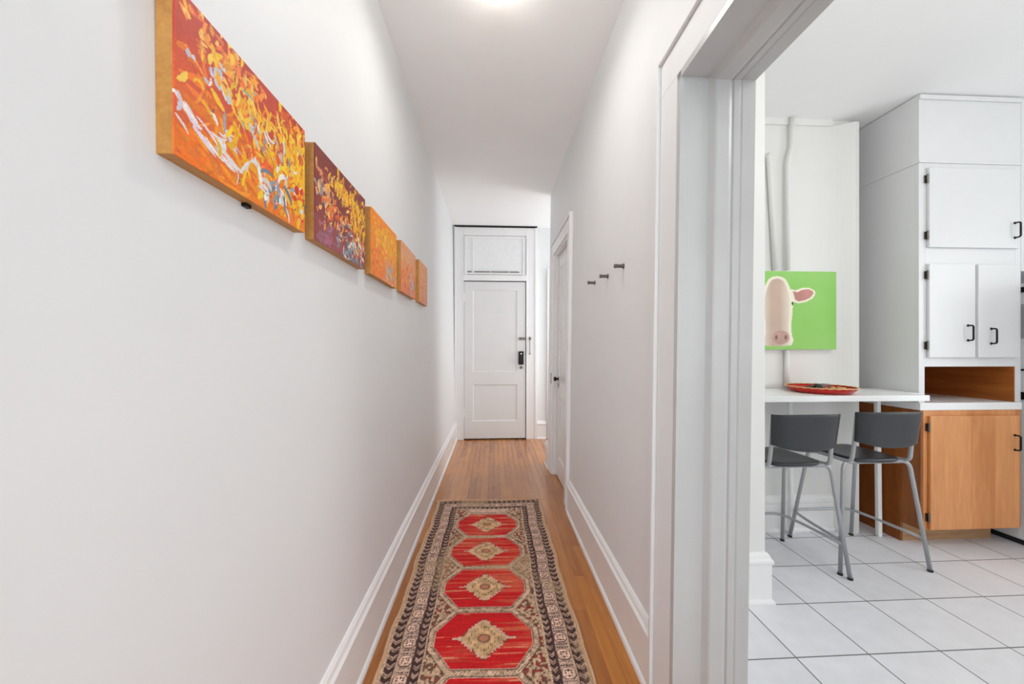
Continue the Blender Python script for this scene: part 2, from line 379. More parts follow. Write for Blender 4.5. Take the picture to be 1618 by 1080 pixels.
# door beyond the corner on the far wall, its left casing is just in view
MB().box(.765, .865, 5.078, 5.1, 0, 2.3295).box(.765, 1.75, 5.078, 5.1, 2.33, 2.43).box(1.65, 1.75, 5.078, 5.1, 0, 2.3295).build('trim_16', 'trim', struct=True, bevel=.003)
panel_slab(.87, 1.645, 5.082, 5.1, .02, 2.325, [(.98, 1.53, .25, .80), (.98, 1.53, .95, 2.2)], .008).build('door_3', 'door', struct=True)
# door_2: closet door in the right wall (slab modelled facing -Y, turned to face the hall)
t = MB(); J = .02
t.box(WR-.0, WR+TH, DY0, DY0+J, 0, DZ-J).box(WR-.0, WR+TH, DY1-J, DY1, 0, DZ-J).box(WR, WR+TH, DY0, DY1, DZ-J, DZ).warp(leanR).build('trim_17', 'trim', struct=True)
a, b = DY0+J+.003, DY1-J-.004
m = panel_slab(a, b, 0, .038, .012, DZ-J-.006, [(a+.085, b-.085, .20, .80), (a+.085, b-.085, .96, 2.10)], .010)
m.warp(lambda p: leanR(Vector((WR+.040+p.y, p.x, p.z))))
d2 = m.build('door_2', 'door', struct=True)
kn = MB().lathe([(.012, 0), (.010, -.018), (.014, -.026), (.021, -.034), (.023, -.042), (.018, -.050), (.008, -.053)], (WR+.058, b-.055, .985), 24, 0).build('door_knob', 'black', d2, smooth=True)
MB().lathe([(.024, 0), (.024, -.005)], (WR+.0575, b-.055, .985), 24, 0).box(WR+.050, WR+.0565, b-.07, b-.04, .90, .945).build('escutcheon', 'nickel', d2)
MB().box(WR-.0225, WR-.0175+.013, DY1+.012, DY1+.03, .93, 1.04).warp(leanR).build('strike_plate', 'nickel', d2)

# ---------------------------------------------------------------- hall ceiling lamp
LX, LY = .025, 1.615
la = thing('ceiling_lamp', 'glowing hall ceiling lamp cut off by the top edge of the photo', 'lamp', (LX, LY, HALL_Z))
MB().lathe([(.075, 0), (.075, -.012), (.065, -.02), (.03, -.02)], (0, 0, 0), 40).build('lamp_base', 'trim', la, smooth=True)
MB().lathe([(.03, -.02), (.045, -.035), (.065, -.06), (.072, -.085), (.065, -.112), (.045, -.132), (.02, -.141), (.003, -.142)], (0, 0, 0), 40).build('lamp_shade', 'bulb', la, smooth=True)
pl = bpy.data.lights.new('hall_bulb', 'AREA'); pl.shape = 'DISK'; pl.size = .13; pl.energy = 5.2; pl.color = (1, .96, .91)
po = bpy.data.objects.new('hall_bulb', pl); C.objects.link(po); po.location = (LX, LY, HALL_Z-.147)
hl = copy_tree(la); hl.location = (.03, -.95, HALL_Z); hl['label'] = 'added second round hall lamp, unseen fill behind the camera'  # this lamp and its bulb copy are added as unseen hall fill
po = po.copy(); C.objects.link(po); po.location = (.03, -.95, HALL_Z-.147)
# added kitchen ceiling lamp, an unseen fixture and bulb to brighten the room
kl = thing('kitchen_fill_lamp', 'added round white fill lamp on the kitchen ceiling, out of view', 'lamp', (2.0, .6, KITCH_Z))
MB().lathe([(.16, 0), (.16, -.02), (.14, -.03), (.05, -.03)], (0, 0, 0), 40).build('lamp_base', 'trim', kl, smooth=True)
MB().lathe([(.145, -.031), (.14, -.055), (.11, -.08), (.05, -.095), (.004, -.098)], (0, 0, 0), 40).build('lamp_shade', 'bulb', kl, smooth=True)
pl = bpy.data.lights.new('kitchen_fill_bulb', 'POINT'); pl.energy = 14; pl.color = (1, .98, .95); pl.shadow_soft_size = .12
po = bpy.data.objects.new('kitchen_fill_bulb', pl); C.objects.link(po); po.location = (2.0, .6, KITCH_Z-.25)

# ---------------------------------------------------------------- colour grids (paintings, rug)
def smooth_noise(h, w, cell, rng, oct=4, ax=1.0):
    """value noise (h x w) in 0..1, cell in samples, ax stretches along columns"""
    out = np.zeros((h, w)); amp = 1; tot = 0
    for o in range(oct):
        cy, cx = max(cell/2**o, 1.01), max(cell*ax/2**o, 1.01)
        gh, gw = int(h/cy)+3, int(w/cx)+3; gr = rng.random((gh, gw))
        y = np.arange(h)/cy; x = np.arange(w)/cx; yi = y.astype(int); xi = x.astype(int)
        fy = (y-yi)[:, None]; fx = (x-xi)[None, :]; fy = fy*fy*(3-2*fy); fx = fx*fx*(3-2*fx)
        a = gr[np.ix_(yi, xi)]; b = gr[np.ix_(yi, xi+1)]; c = gr[np.ix_(yi+1, xi)]; d = gr[np.ix_(yi+1, xi+1)]
        out += amp*((a*(1-fx)+b*fx)*(1-fy)+(c*(1-fx)+d*fx)*fy); tot += amp; amp *= .5
    return out/tot
def L(c): return np.array(lin(c)[:3])
def colour_grid(name, mat, col, pos, parent=None, back=None, edge_col=None):
    """mesh sheet: col (h,w,3), pos(u,v)->xyz arrays; back = offset vector giving it thickness"""
    h, w, _ = col.shape
    V, U = np.meshgrid(np.linspace(0, 1, h), np.linspace(0, 1, w), indexing='ij')
    P = np.stack(pos(U, V), -1).reshape(-1, 3)
    idx = np.arange(h*w).reshape(h, w)
    q = np.stack([idx[:-1, :-1], idx[:-1, 1:], idx[1:, 1:], idx[1:, :-1]], -1).reshape(-1, 4)
    faces = [tuple(int(i) for i in f) for f in q]; cols = col.reshape(-1, 3)
    if back is not None:
        rim = list(idx[0, :])+list(idx[1:, -1])+list(idx[-1, -2::-1])+list(idx[-2:0:-1, 0])
        n0 = len(P); P = np.vstack([P, P[rim]+np.array(back)]); cols = np.vstack([cols, cols[rim]])
        k = len(rim)
        faces += [(int(rim[(i+1) % k]), int(rim[i]), n0+i, n0+(i+1) % k) for i in range(k)]
        faces.append(tuple(range(n0, n0+k)))
    me = bpy.data.meshes.new(name); me.from_pydata(P.tolist(), [], faces); me.update()
    at = me.color_attributes.new('Col', 'FLOAT_COLOR', 'POINT')
    at.data.foreach_set('color', np.hstack([cols, np.ones((len(cols), 1))]).astype(np.float32).ravel())
    me.materials.append(M[mat]); o = bpy.data.objects.new(name, me); C.objects.link(o)
    if parent: o.parent = parent
    return o
def strokes(img, rng, n, colset, region, length, width, ang, spread, curl=1.2, taper=True):
    """paint tapered curved brush strokes into img (h,w,3); region(x,y) weight; units are fractions of height"""
    h, w, _ = img.shape; yy, xx = np.mgrid[0:h, 0:w]; asp = w/h
    k = 0; tries = 0
    while k < n and tries < n*30:
        tries += 1
        x, y = rng.random()*asp, rng.random()
        if rng.random() > region(x/asp, y): continue
        k += 1
        a = ang(x/asp, y)+rng.normal()*spread; c = colset[rng.integers(len(colset))]
        c = np.clip(L(c)*(.85+.3*rng.random()), 0, 1)
        l = length*(.5+rng.random()); wd = width*(.5+rng.random()); cu = rng.normal()*curl/l*.3
        st = int(max(10, l/(width*.35)))
        for i in range(st+1):
            t = i/st; r = wd*(math.sin(math.pi*min(1, t*.9+.1))**.6 if taper else 1)*h
            px, py = x*h, y*h
            i0, i1 = max(0, int(py-r-1)), min(h, int(py+r+2)); j0, j1 = max(0, int(px-r-1)), min(w, int(px+r+2))
            if i0 < i1 and j0 < j1:
                m = ((yy[i0:i1, j0:j1]-py)**2+(xx[i0:i1, j0:j1]-px)**2) < r*r
                img[i0:i1, j0:j1][m] = c*(.93+.14*rng.random())
            x += math.cos(a)*l/st; y += math.sin(a)*l/st; a += cu*l/st*3
def painting(seed, wid, hei, spec):
    rng = np.random.default_rng(seed); res = .0018
    h, w = int(hei/res), int(wid/res)
    yy, xx = np.mgrid[0:h, 0:w]; v = yy/h; u = xx/w     # v up, u away from the viewer
    n = smooth_noise(h, w, 40, rng, 5, 2)
    n2 = smooth_noise(h, w, 26, rng, 4, 3)
    top, mid, low = (L(c) for c in spec['bg'])
    t = np.clip(v+.5*(n-.5), 0, 1)[..., None]
    img = np.where(t > .5, mid+(top-mid)*(t-.5)*2, low+(mid-low)*t*2)
    m = np.clip((n2-.5)*4, 0, 1)[..., None]; img = img*(1-.35*m)+L(spec['blend'])*.35*m
    for s in spec['strokes']: strokes(img, rng, *s)
    return np.clip(img*(.9+.2*smooth_noise(h, w, 3, rng, 2)[..., None]), 0, 1)
Y_, O_, Wt, Gr, Rd = (250, 186, 20), (240, 120, 16), (232, 226, 220), (150, 160, 168), (200, 40, 30)
diag = lambda c, w_: (lambda x, y: math.exp(-((y-(c-.42*x))/w_)**2))
up = lambda x, y: 1.35+.5*(x-.5)
dn = lambda x, y: -1.1-.3*x
P_SPEC = [
    dict(bg=((188, 52, 40), (224, 88, 36), (246, 132, 14)), blend=(206, 76, 66), strokes=[
        (70, [(236, 120, 40), (226, 96, 50), (244, 150, 50), (214, 70, 50)], lambda x, y: 1, .16, .014, lambda x, y: .1, .5),
        (110, [(246, 130, 14), (250, 150, 20), (240, 116, 16)], lambda x, y: 1.15-1.7*y, .22, .016, lambda x, y: -.2, .25),
        (110, [(246, 160, 60), (240, 140, 50), (250, 190, 90), (238, 120, 60)], lambda x, y: math.exp(-((x-.28)/.22)**2-((y-.84)/.12)**2), .05, .014, up, .9),
        (34, [Wt, (206, 204, 214), (190, 200, 205)], lambda x, y: math.exp(-((x-.22)/.08)**2-((y-.70)/.10)**2), .06, .017, dn, .8),
        (150, [Y_, (252, 190, 40), (246, 160, 30), (250, 206, 80), O_], lambda x, y: math.exp(-((x-.50)/.24)**2-((y-.60)/.20)**2), .10, .015, up, .7),
        (40, [(120, 80, 50), (170, 90, 40), Gr], lambda x, y: math.exp(-((x-.62)/.25)**2-((y-.5)/.3)**2), .08, .006, dn, .6),
        (150, [Y_, (252, 196, 14), (250, 206, 60), (246, 150, 20), (214, 90, 20)], lambda x, y: math.exp(-((x-.88)/.15)**2-((y-.62)/.22)**2), .12, .016, up, .45),
        (26, [Wt, Gr, (200, 206, 212)], lambda x, y: math.exp(-((x-.62)/.2)**2-((y-.60)/.20)**2), .12, .011, dn, .4),
        (26, [Wt, (228, 214, 226), (236, 226, 226)], lambda x, y: math.exp(-((x-.14)/.13)**2-((y-.26-.1*(.3-x))/.09)**2), .15, .013, lambda x, y: -.4, .15),
        (110, [Y_, O_, (252, 200, 20), (238, 96, 20), (250, 170, 10)], lambda x, y: math.exp(-((x-.72)/.3)**2-((y-.2)/.2)**2), .13, .020, up, .6),
        (40, [Wt, Gr, (120, 128, 138), Wt, (236, 232, 228)], lambda x, y: math.exp(-((x-.72)/.25)**2-((y-.16)/.16)**2), .12, .016, lambda x, y: 1.7, .6),
        (14, [Y_, (252, 190, 10), (220, 50, 20), (250, 200, 20)], lambda x, y: math.exp(-((x-.94)/.07)**2-((y-.22)/.2)**2), .05, .034, up, 1.5),
        (18, [(70, 60, 60), (120, 60, 30)], lambda x, y: math.exp(-((x-.78)/.2)**2-((y-.25)/.2)**2), .07, .004, up, .8),
        (2, [(236, 120, 140)], lambda x, y: 1 if .25 < x < .29 and .08 < y < .14 else 0, .32, .008, lambda x, y: 1.57, .01, 0)]),
    dict(bg=((132, 54, 46), (140, 58, 46), (156, 78, 84)), blend=(122, 44, 38), strokes=[
        (50, [(128, 56, 52), (150, 66, 56), (120, 44, 40)], lambda x, y: 1, .2, .02, lambda x, y: .1, .4),
        (60, [(232, 170, 110), (220, 140, 90), (160, 150, 146)], lambda x, y: math.exp(-((x-.12)/.12)**2-((y-.60)/.16)**2), .07, .014, up, .8),
        (130, [Y_, (244, 176, 30), (250, 204, 60), (230, 136, 20)], lambda x, y: math.exp(-((x-.50)/.2)**2-((y-.74)/.09)**2), .09, .014, up, .6),
        (170, [Y_, (246, 184, 30), (240, 146, 30), (252, 200, 20), (160, 80, 30)], lambda x, y: math.exp(-((x-.84)/.17)**2-((y-.55)/.22)**2), .11, .015, up, .5),
        (80, [(242, 190, 120), (232, 120, 50), (240, 96, 40), (236, 160, 60)], lambda x, y: math.exp(-((x-.32)/.22)**2-((y-.38)/.16)**2), .08, .015, up, .8),
        (80, [(130, 156, 170), (160, 176, 184), (110, 120, 130), (224, 224, 220)], lambda x, y: math.exp(-((x-.66)/.2)**2-((y-.18)/.15)**2), .1, .014, dn, .6),
        (20, [(150, 90, 110), (170, 100, 120)], lambda x, y: math.exp(-((x-.12)/.12)**2-((y-.1)/.10)**2), .12, .02, lambda x, y: .1, .4),
        (34, [(236, 232, 220), (244, 190, 60), (224, 70, 30)], lambda x, y: math.exp(-((x-.85)/.15)**2-((y-.15)/.15)**2), .08, .013, up, .6),
        (16, [(90, 40, 30), (110, 110, 100)], lambda x, y: .6, .07, .005, dn, .6)]),
    dict(bg=((250, 140, 8), (250, 140, 14), (248, 132, 40)), blend=(250, 150, 16), strokes=[
        (150, [(252, 186, 10), (252, 198, 20), (246, 164, 10)], lambda x, y: math.exp(-((x-.5)/.3)**2-((y-.66)/.16)**2), .09, .018, up, .8),
        (90, [(252, 190, 10), (244, 150, 30)], lambda x, y: math.exp(-((x-.85)/.16)**2-((y-.55)/.25)**2), .09, .016, up, .6),
        (70, [(200, 190, 160), (160, 176, 180), (226, 200, 150)], lambda x, y: math.exp(-((x-.68)/.2)**2-((y-.22)/.16)**2), .1, .014, dn, .6),
        (40, [(250, 140, 50), (246, 100, 40), (244, 180, 100)], lambda x, y: math.exp(-((x-.25)/.2)**2-((y-.3)/.2)**2), .09, .014, up, .8),
        (14, [(130, 80, 30)], lambda x, y: .5, .06, .006, dn, .6)]),
    dict(bg=((232, 170, 130), (242, 150, 80), (246, 120, 70)), blend=(228, 176, 140), strokes=[
        (130, [(250, 190, 90), (244, 164, 90), (236, 140, 80), (214, 190, 180)], lambda x, y: math.exp(-((x-.5)/.4)**2-((y-.62)/.25)**2), .09, .016, up, .8),
        (70, [(248, 130, 50), (236, 80, 50), (250, 156, 60)], lambda x, y: math.exp(-((x-.3)/.3)**2-((y-.3)/.2)**2), .1, .017, up, .7),
        (60, [(130, 130, 124), (160, 164, 160), (210, 204, 190)], lambda x, y: math.exp(-((x-.7)/.2)**2-((y-.25)/.18)**2), .08, .014, dn, .6)]),
    dict(bg=((236, 166, 120), (240, 156, 96), (230, 140, 110)), blend=(222, 170, 140), strokes=[
        (130, [(248, 190, 110), (240, 164, 90), (222, 140, 100)], lambda x, y: 1, .1, .016, up, .8),
        (60, [(170, 150, 140), (206, 190, 176), (240, 120, 60)], lambda x, y: math.exp(-((x-.6)/.3)**2-((y-.3)/.3)**2), .09, .014, dn, .6)]),
]
P_POS = [(.622, 1.033, 1.622, 1.908), (1.090, 1.505, 1.622, 1.910), (1.58, 1.985, 1.622, 1.912), (2.09, 2.46, 1.626, 1.920), (2.59, 2.89, 1.630, 1.932)]
P_LAB = ['abstract painting of yellow and white strokes on red, nearest in the wall row',
         'abstract painting of yellow flames on dark maroon, second nearest in the wall row',
         'abstract painting on plain bright orange ground, middle one of the wall row',
         'abstract painting in peach with grey touches, fourth along the wall row, next to the last',
         'small pale peach abstract painting at the far end of the wall row']
for i, ((y0, y1, z0, z1), lab) in enumerate(zip(P_POS, P_LAB)):
    xw, xf = -.5605, -.530
    t = thing('painting', lab, 'painting', (xw, y0, z0), 0, 'abstract canvases in a row on the left hall wall')
    W, Hh, D = y1-y0, z1-z0, xf-xw
    f = MB(); k = .018
    f.box(0, D-.003, 0, k, 0, Hh).box(0, D-.003, W-k, W, 0, Hh).box(0, D-.003, k, W-k, 0, k).box(0, D-.003, k, W-k, Hh-k, Hh)
    f.build('wooden_frame', 'pine', t, bevel=.0012)
    img = painting(30+i, W, Hh, P_SPEC[i])
    # the flat painted panel sits on the box, its own thickness 3 mm
    colour_grid('canvas', 'canvas', img, lambda U, V: (U*0+D, U*W, V*Hh), t, back=(-.003, 0, 0))
    if i == 0:
        MB().box(0, .012, .20, .218, -.008, 0).build('hanging_bracket', 'black', t)

# ---------------------------------------------------------------- cow canvas
def cow_image(w=200, h=156):
    rng = np.random.default_rng(9)
    v, u = np.mgrid[0:h, 0:w]; X = u/w*.72; Y = v/h*.55      # metres on the canvas, v up
    n = smooth_noise(h, w, 50, rng, 4)
    img = L((134, 196, 84))*(1-n[..., None])+L((152, 208, 112))*n[..., None]
    def poly(pts):
        ins = np.zeros_like(X, bool); k = len(pts)
        for i in range(k):
            (x1, y1), (x2, y2) = pts[i], pts[(i+1) % k]
            c = ((y1 > Y) != (y2 > Y)) & (X < (x2-x1)*(Y-y1)/(y2-y1+1e-9)+x1); ins ^= c
        return ins
    cx = .283  # centre line of the face
    half = [(.0, .512), (.035, .506), (.062, .49), (.085, .45), (.105, .40), (.116, .34), (.111, .25), (.102, .17), (.107, .10), (.120, .065), (.106, .032), (.05, .024), (0, .022)]
    head = [(cx+a, b) for a, b in half]+[(cx-a, b) for a, b in half[::-1]]
    ear = [(.085, .435), (.115, .425), (.145, .442), (.185, .445), (.215, .425), (.222, .405), (.205, .37), (.17, .345), (.13, .335), (.10, .345), (.088, .37)]
    ear = [(.093+(a-.085)*1.38, b-.012) for a, b in ear]
    def ears(s): return [(cx+s*a, b) for a, b in ear]
    cream, rose, tan = L((240, 232, 214)), L((190, 132, 122)), L((198, 172, 154))
    for s in (1, -1): img[poly(ears(s))] = cream
    img[poly(head)] = cream
    ein = [(.100, .420), (.125, .412), (.150, .430), (.185, .434), (.206, .420), (.210, .405), (.195, .378), (.165, .357), (.13, .348), (.112, .36)]
    ein = [(.093+(a-.085)*1.38, b-.012) for a, b in ein]
    for s in (1, -1):
        m = poly([(cx+s*a, b) for a, b in ein]); img[m] = (rose*(.8+.5*smooth_noise(h, w, 20, rng)[..., None]))[m]
    m = poly([(cx+a*.80, .02+(b-.02)*.965) for a, b in half]+[(cx-a*.80, .02+(b-.02)*.965) for a, b in half[::-1]])
    sh = np.clip(1.35-np.abs(X-cx+.01)/.085, 0, 1)[..., None]; nn = smooth_noise(h, w, 30, rng, 3)[..., None]
    img[m] = (tan*(.92+.16*nn)*sh+(cream*.93)*(1-sh))[m]
    m = ((X-cx-.026)/.064)**2+((Y-.085)/.048)**2 < 1; img[m] = (L((188, 150, 138))*(.75+.5*nn))[m]
    for s in (1, -1):
        m = ((X-cx-.028-s*.034)/.010)**2+((Y-.085)/.016)**2 < 1; img[m] = L((130, 96, 88))
        m = ((X-cx-s*.112)/.007)**2+((Y-.322)/.012)**2 < 1; img[m] = L((60, 52, 50))
    return img
cw = thing('cow_canvas', 'square canvas print of a pale cow on bright green above the breakfast bar', 'picture', (1.702, 2.446, 1.287))
MB().box(0, .72, -.033, 0, 0, .55).build('stretcher_frame', 'top', cw)
colour_grid('canvas', 'cow', cow_image(), lambda U, V: (U*.72, U*0-.036, V*.55), cw, back=(0, .0029, 0))
# mounting: canvas hangs just clear of the pipes

# ---------------------------------------------------------------- pipes on the kitchen back wall
def pipe(name, pts, r, label):
    o = MB().tube(smoothpath(pts, .05, 6), r, 14).build(name, 'kwall', smooth=True); tag(o, label, 'pipe'); return o
pipe('wall_pipe', [(2.107, 2.424, 2.925), (2.107, 2.424, 2.72), (2.075, 2.424, 2.62), (2.075, 2.424, 1.85)], .016, 'white painted pipe with a bend running down from the kitchen ceiling to the cow canvas')
pipe('wall_pipe', [(1.93, 2.43, 2.67), (1.945, 2.43, 2.60), (1.99, 2.43, 1.85)], .016, 'thick white painted pipe at the left edge of the kitchen nook above the canvas')
pipe('wall_pipe', [(2.075, 2.43, 1.28), (2.075, 2.43, 1.014)], .016, 'short white pipe between the canvas bottom and the breakfast bar')

# ---------------------------------------------------------------- wall pegs
pg = None
for (y, z, lab) in ((1.69, 1.692, 'nearest and highest-looking of three nickel pegs on the right hall wall'), (1.925, 1.69, 'middle one of the three nickel pegs on the right hall wall'), (2.175, 1.70, 'farthest of three nickel pegs, nearest the closet door')):
    x = WR+.0142*z
    if pg is None:
        pg = thing('coat_peg', lab, 'hook', (x, y, z), 0, 'nickel pegs on the right hall wall')
        MB().lathe([(.0085, .001), (.0085, -.034), (.0105, -.036), (.0105, -.044), (.009, -.046)], (0, 0, 0), 16, 0).build('peg', 'nickel', pg)
        MB().lathe([(.013, .0025), (.013, -.003)], (0, 0, 0), 20, 0).build('mounting_plate', 'nickel', pg)
    else:
        c = copy_tree(pg); c.location = (x, y, z); c['label'] = lab

# ---------------------------------------------------------------- runner rug
RX0, RX1, RY0, RY1 = -.452, .388, .25, 3.035
def rug_image():
    rng = np.random.default_rng(3); res = .0034
    w = int((RX1-RX0)/res); h = int((RY1-RY0)/res)
    v, u = np.mgrid[0:h, 0:w]; X = u*res+0.0; Yr = (RY1-RY0)-v*res      # Yr distance from the far end
    Wd, Ld = RX1-RX0, RY1-RY0
    d = np.minimum(X, Wd-X); e = np.minimum(Yr, Ld-Yr)
    tan, brown, lt, dk, grey = L((208, 174, 142)), L((66, 42, 38)), L((224, 188, 168)), L((92, 62, 52)), L((150, 134, 112))
    img = np.ones((h, w, 3))*tan
    nz = smooth_noise(h, w, 6, rng, 3)[..., None]; big = smooth_noise(h, w, 90, rng, 4)[..., None]
    # distance into the border: side borders and the two ends share one system
    b = np.minimum(d, e*1.0); along = np.where(d <= e, Yr, X)
    def put(m, c): img[m] = c
    # outer and inner dark chevron guards
    def chev(lo, hi, pitch, phase):
        t = np.clip((b-lo)/(hi-lo), 0, 1); m = (b >= lo) & (b < hi)
        q = (along/pitch+phase+np.abs(t-.5)*.9) % 1
        put(m, brown*1.1); put(m & (q < .42) & (np.abs(t-.5) < .44), lt*.82)
        put(m & (q > .16) & (q < .30) & (np.abs(t-.5) < .40), dk)
    chev(.014, .056, .040, 0); chev(.128, .160, .036, .3)
    m = (b >= .056) & (b < .062); put(m, tan*.9)
    m = (b >= .122) & (b < .128); put(m, brown*1.6)
    # main border: light octagons with small cross marks between brown sprigs
    lo, hi, pit = .062, .122, .088
    m = (b >= lo) & (b < hi); put(m, lt*.80)
    tx = (b-(lo+hi)/2); ty = ((along/pit) % 1-.5)*pit
    A = np.abs(tx); B = np.abs(ty)
    oct_ = (A < .025) & (B < .024) & (A+B < .037)
    ring = m & (A < .029) & (B < .028) & (A+B < .043)
    put(ring, dk); put(m & oct_, lt*1.12)
    put(m & oct_ & (((A < .0035) & (B > .008) & (B < .016)) | ((B < .0035) & (A > .008) & (A < .016))), brown)
    put(m & oct_ & (np.abs(A-.011) < .003) & (np.abs(B-.011) < .003), dk)
    put(m & (B > .032) & (B < .038) & (A < .024) & (((A*1000).astype(int) // 5) % 2 == 0), brown)
    # beaded line between guards and field
    m = (b >= .160) & (b < .168); put(m, tan*.85)
    m = (b >= .160) & (b < .165) & (((along/.012) % 1) < .4); put(m, lt*1.1)
    # field: octagonal red medallions in tan beaded lattice
    fx = X-(-.040-RX0); inside = (d >= .168) & (e >= .168)
    pitch = .343; c0 = RY1-2.625
    k = np.round((Yr-c0)/pitch); fy = (Yr-c0)-k*pitch
    put(inside, tan*.95)
    a, bb = np.abs(fx), np.abs(fy)
    okk = (k >= 0)
    hw, hh, ch = .212, .152, .345
    octm = lambda g: (a < hw+g) & (bb < hh+g) & (a/.080+bb/.107 < 3.046+g*15.5)
    out = octm(.017)
    # corner spandrels with dark red bits
    sp = inside & ~octm(.034)
    fz = smooth_noise(h, w, 3.2, rng, 2); put(inside & (fz > .56), L((150, 122, 96))); put(sp & (fz > .50), L((112, 80, 64))); put(sp & (fz > .62) & (nz[..., 0] > .45), L((160, 50, 42)))
    put(inside & octm(.034) & ~octm(.030), dk*1.2)
    bead = inside & octm(.026) & ~octm(.012) & (((along*0+Yr+fx)/.014 % 1) < .35)
    put(bead, lt*1.15)
    put(inside & octm(.006), brown*1.3); put(inside & octm(.003), lt)
    red = inside & octm(0) & okk
    streak = smooth_noise(h, w, 3, rng, 3, 26)[..., None]
    # bright red left, salmon wear to the right and in places
    wear = np.clip((X[..., None]/Wd-.35)*1.1+(streak-.5)*3.0+(big-.5)*2.6, 0, 1)
    rc = L((206, 16, 22))*(1-wear)+L((214, 96, 68))*wear
    rc = np.where(streak > .76, L((232, 150, 112)), rc); rc = rc*(.80+.4*smooth_noise(h, w, 2, rng, 2, 8)[..., None])
    img = np.where(red[..., None], rc, img)
    # stepped medallion
    stp = lambda s, g=0: (np.floor(a/.0135)*.0135*.95+np.floor(bb/.0135)*.0135*1.05 < s+g) & (a < .094+g) & (bb < .090+g)
    core = (a < .100) & (bb < .097)
    med = red & core & ((np.floor(a/.014)+np.floor(bb/.014)) < 7.0)
    medo = red & (a < .118) & (bb < .112) & ((np.floor(a/.014)+np.floor(bb/.014)) < 8.0)
    put(medo, L((150, 60, 44))); put(medo & (a < .110) & (bb < .104) & (nz[..., 0] > .40), lt*.9)
    img[med] = (L((218, 176, 130))*(.45+1.0*nz))[med]
    put(red & ((np.floor(a/.014)+np.floor(bb/.014)) == 4) & core & (((a*1000).astype(int)//3) % 3 == 0), L((104, 86, 52)))
    put(red & ((a/.030)**2+(bb/.024)**2 < 1), L((150, 96, 70))); put(red & ((a/.020)**2+(bb/.015)**2 < 1), L((176, 140, 104)))
    put(red & ((a/.010)**2+(bb/.009)**2 < 1), L((222, 110, 90)))
    put(red & (bb < .004) & (a > .100) & (a < .140), lt)
    # speckled wear all over
    sp2 = smooth_noise(h, w, 2.2, rng, 2)[..., None]
    img = np.where((~red)[..., None], img*(.50+.95*sp2), img*(.84+.32*sp2))
    rub = np.clip((big-.60)*4+(sp2-.5)*1.0, 0, .6)*(~red)[..., None]
    img = img*(1-rub)+L((188, 158, 122))*rub
    return np.clip(img, 0, 1)
rimg = rug_image()
rg = thing('runner_rug', 'long worn red and brown patterned runner rug lying along the hall floor', 'rug', (0, 0, 0))
def rugpos(U, V):
    x = RX0+U*(RX1-RX0); y = RY0+V*(RY1-RY0)
    wv = .004*np.sin(y*9)+.003*np.sin(y*23+1)
    x = x+wv*(U-.5)*2+.006*np.sin(y*2.1)-.004; z = .007+.0012*np.sin(x*17+y*5)*np.sin(y*8)
    y = y+.006*np.sin(U*7)*V
    return x, y, z
colour_grid('pile', 'rug', rimg, rugpos, rg, back=(0, 0, -.0055))
for s in (0, 1):
    pts = []
    for k in range(140):
        y = RY0+(RY1-RY0)*k/139; x = [RX0, RX1][s]; q = (-1, 1)[s]
        x += q*(.004*math.sin(y*9)+.003*math.sin(y*23+1))+.006*math.sin(y*2.1)-.004+random.uniform(-.0012, .0012)
        pts.append((x+q*.003, y, .008))
    MB().tube(pts, .0068, 6).build('side_cord', 'fringe', rg, smooth=True)
fr = MB()
for k in range(170):
    x = RX0-.004+(RX1-RX0+.008)*k/169; l = .010+.010*random.random()
    y = RY1+.006*math.sin((x-RX0)/(RX1-RX0)*7)
    fr.tube([(x, y-.004, .009), (x+random.uniform(-.004, .004), y+l*.6, .010), (x+random.uniform(-.008, .008), y+l, .003)], [.0042, .0036, .002], 5)
fr.tube([(RX0-.006, RY1+.006, .008), (RX0+.03, RY1+.010, .011), (RX0+.10, RY1+.012, .010)], .006, 6)
fr.tube([(RX0-.03, RY1-.005, .006), (RX0-.012, RY1+.010, .009), (RX0+.02, RY1+.004, .009)], .006, 6)
fr.build('fringe', 'fringe', rg, smooth=True)

# ---------------------------------------------------------------- kitchen cabinets
CX0, CX1, CF, CB = 2.728, 3.435, 2.16, 2.76
def handle(parent, x, z, h=.095):
    p = smoothpath([(x, CF-.018, z), (x, CF-.045, z), (x, CF-.045, z+h), (x, CF-.018, z+h)], .012, 5)
    q = MB().tube(p, .0048, 10)
    for zz in (z, z+h): q.lathe([(.008, 0), (.008, -.003)], (x, CF-.0175, zz), 12, 1)
    q.build('handle', 'black', parent, smooth=True)
def hinge(parent, x, z):
    MB().tube([(x, CF-.014, z), (x, CF-.014, z+.056)], .0055, 10).box(x-.010, x+.004, CF-.006, CF-.0005, z+.004, z+.052).build('hinge', 'nickel', parent)
up = thing('tall_cabinet', 'tall white cabinet with three doors reaching the ceiling', 'cabinet', (0, 0, 0))
b = MB(); T = .02; Z0, Z1, NZ0, NZ1 = .947, KITCH_Z-.005, .947, 1.178
b.box(CX0, CX0+T, CF+.02, CB, Z0, Z1).box(CX1-T, CX1, CF+.02, CB, Z0, Z1).box(CX0+T, CX1-T, CB-.02, CB, Z0, Z1)
b.box(CX0+T, CX1-T, CF+.02, CB-.02, 1.195, 1.215).box(CX0+T, CX1-T, CF+.02, CB-.02, Z1-.02, Z1)
b.build('carcass', 'cab', up)
f = MB()  # face frame
for z0, z1 in ((1.178, 1.236), (1.835, 1.945), (2.45, 2.50)): f.box(CX0+.04, CX1-.04, CF, CF+.02, z0, z1)
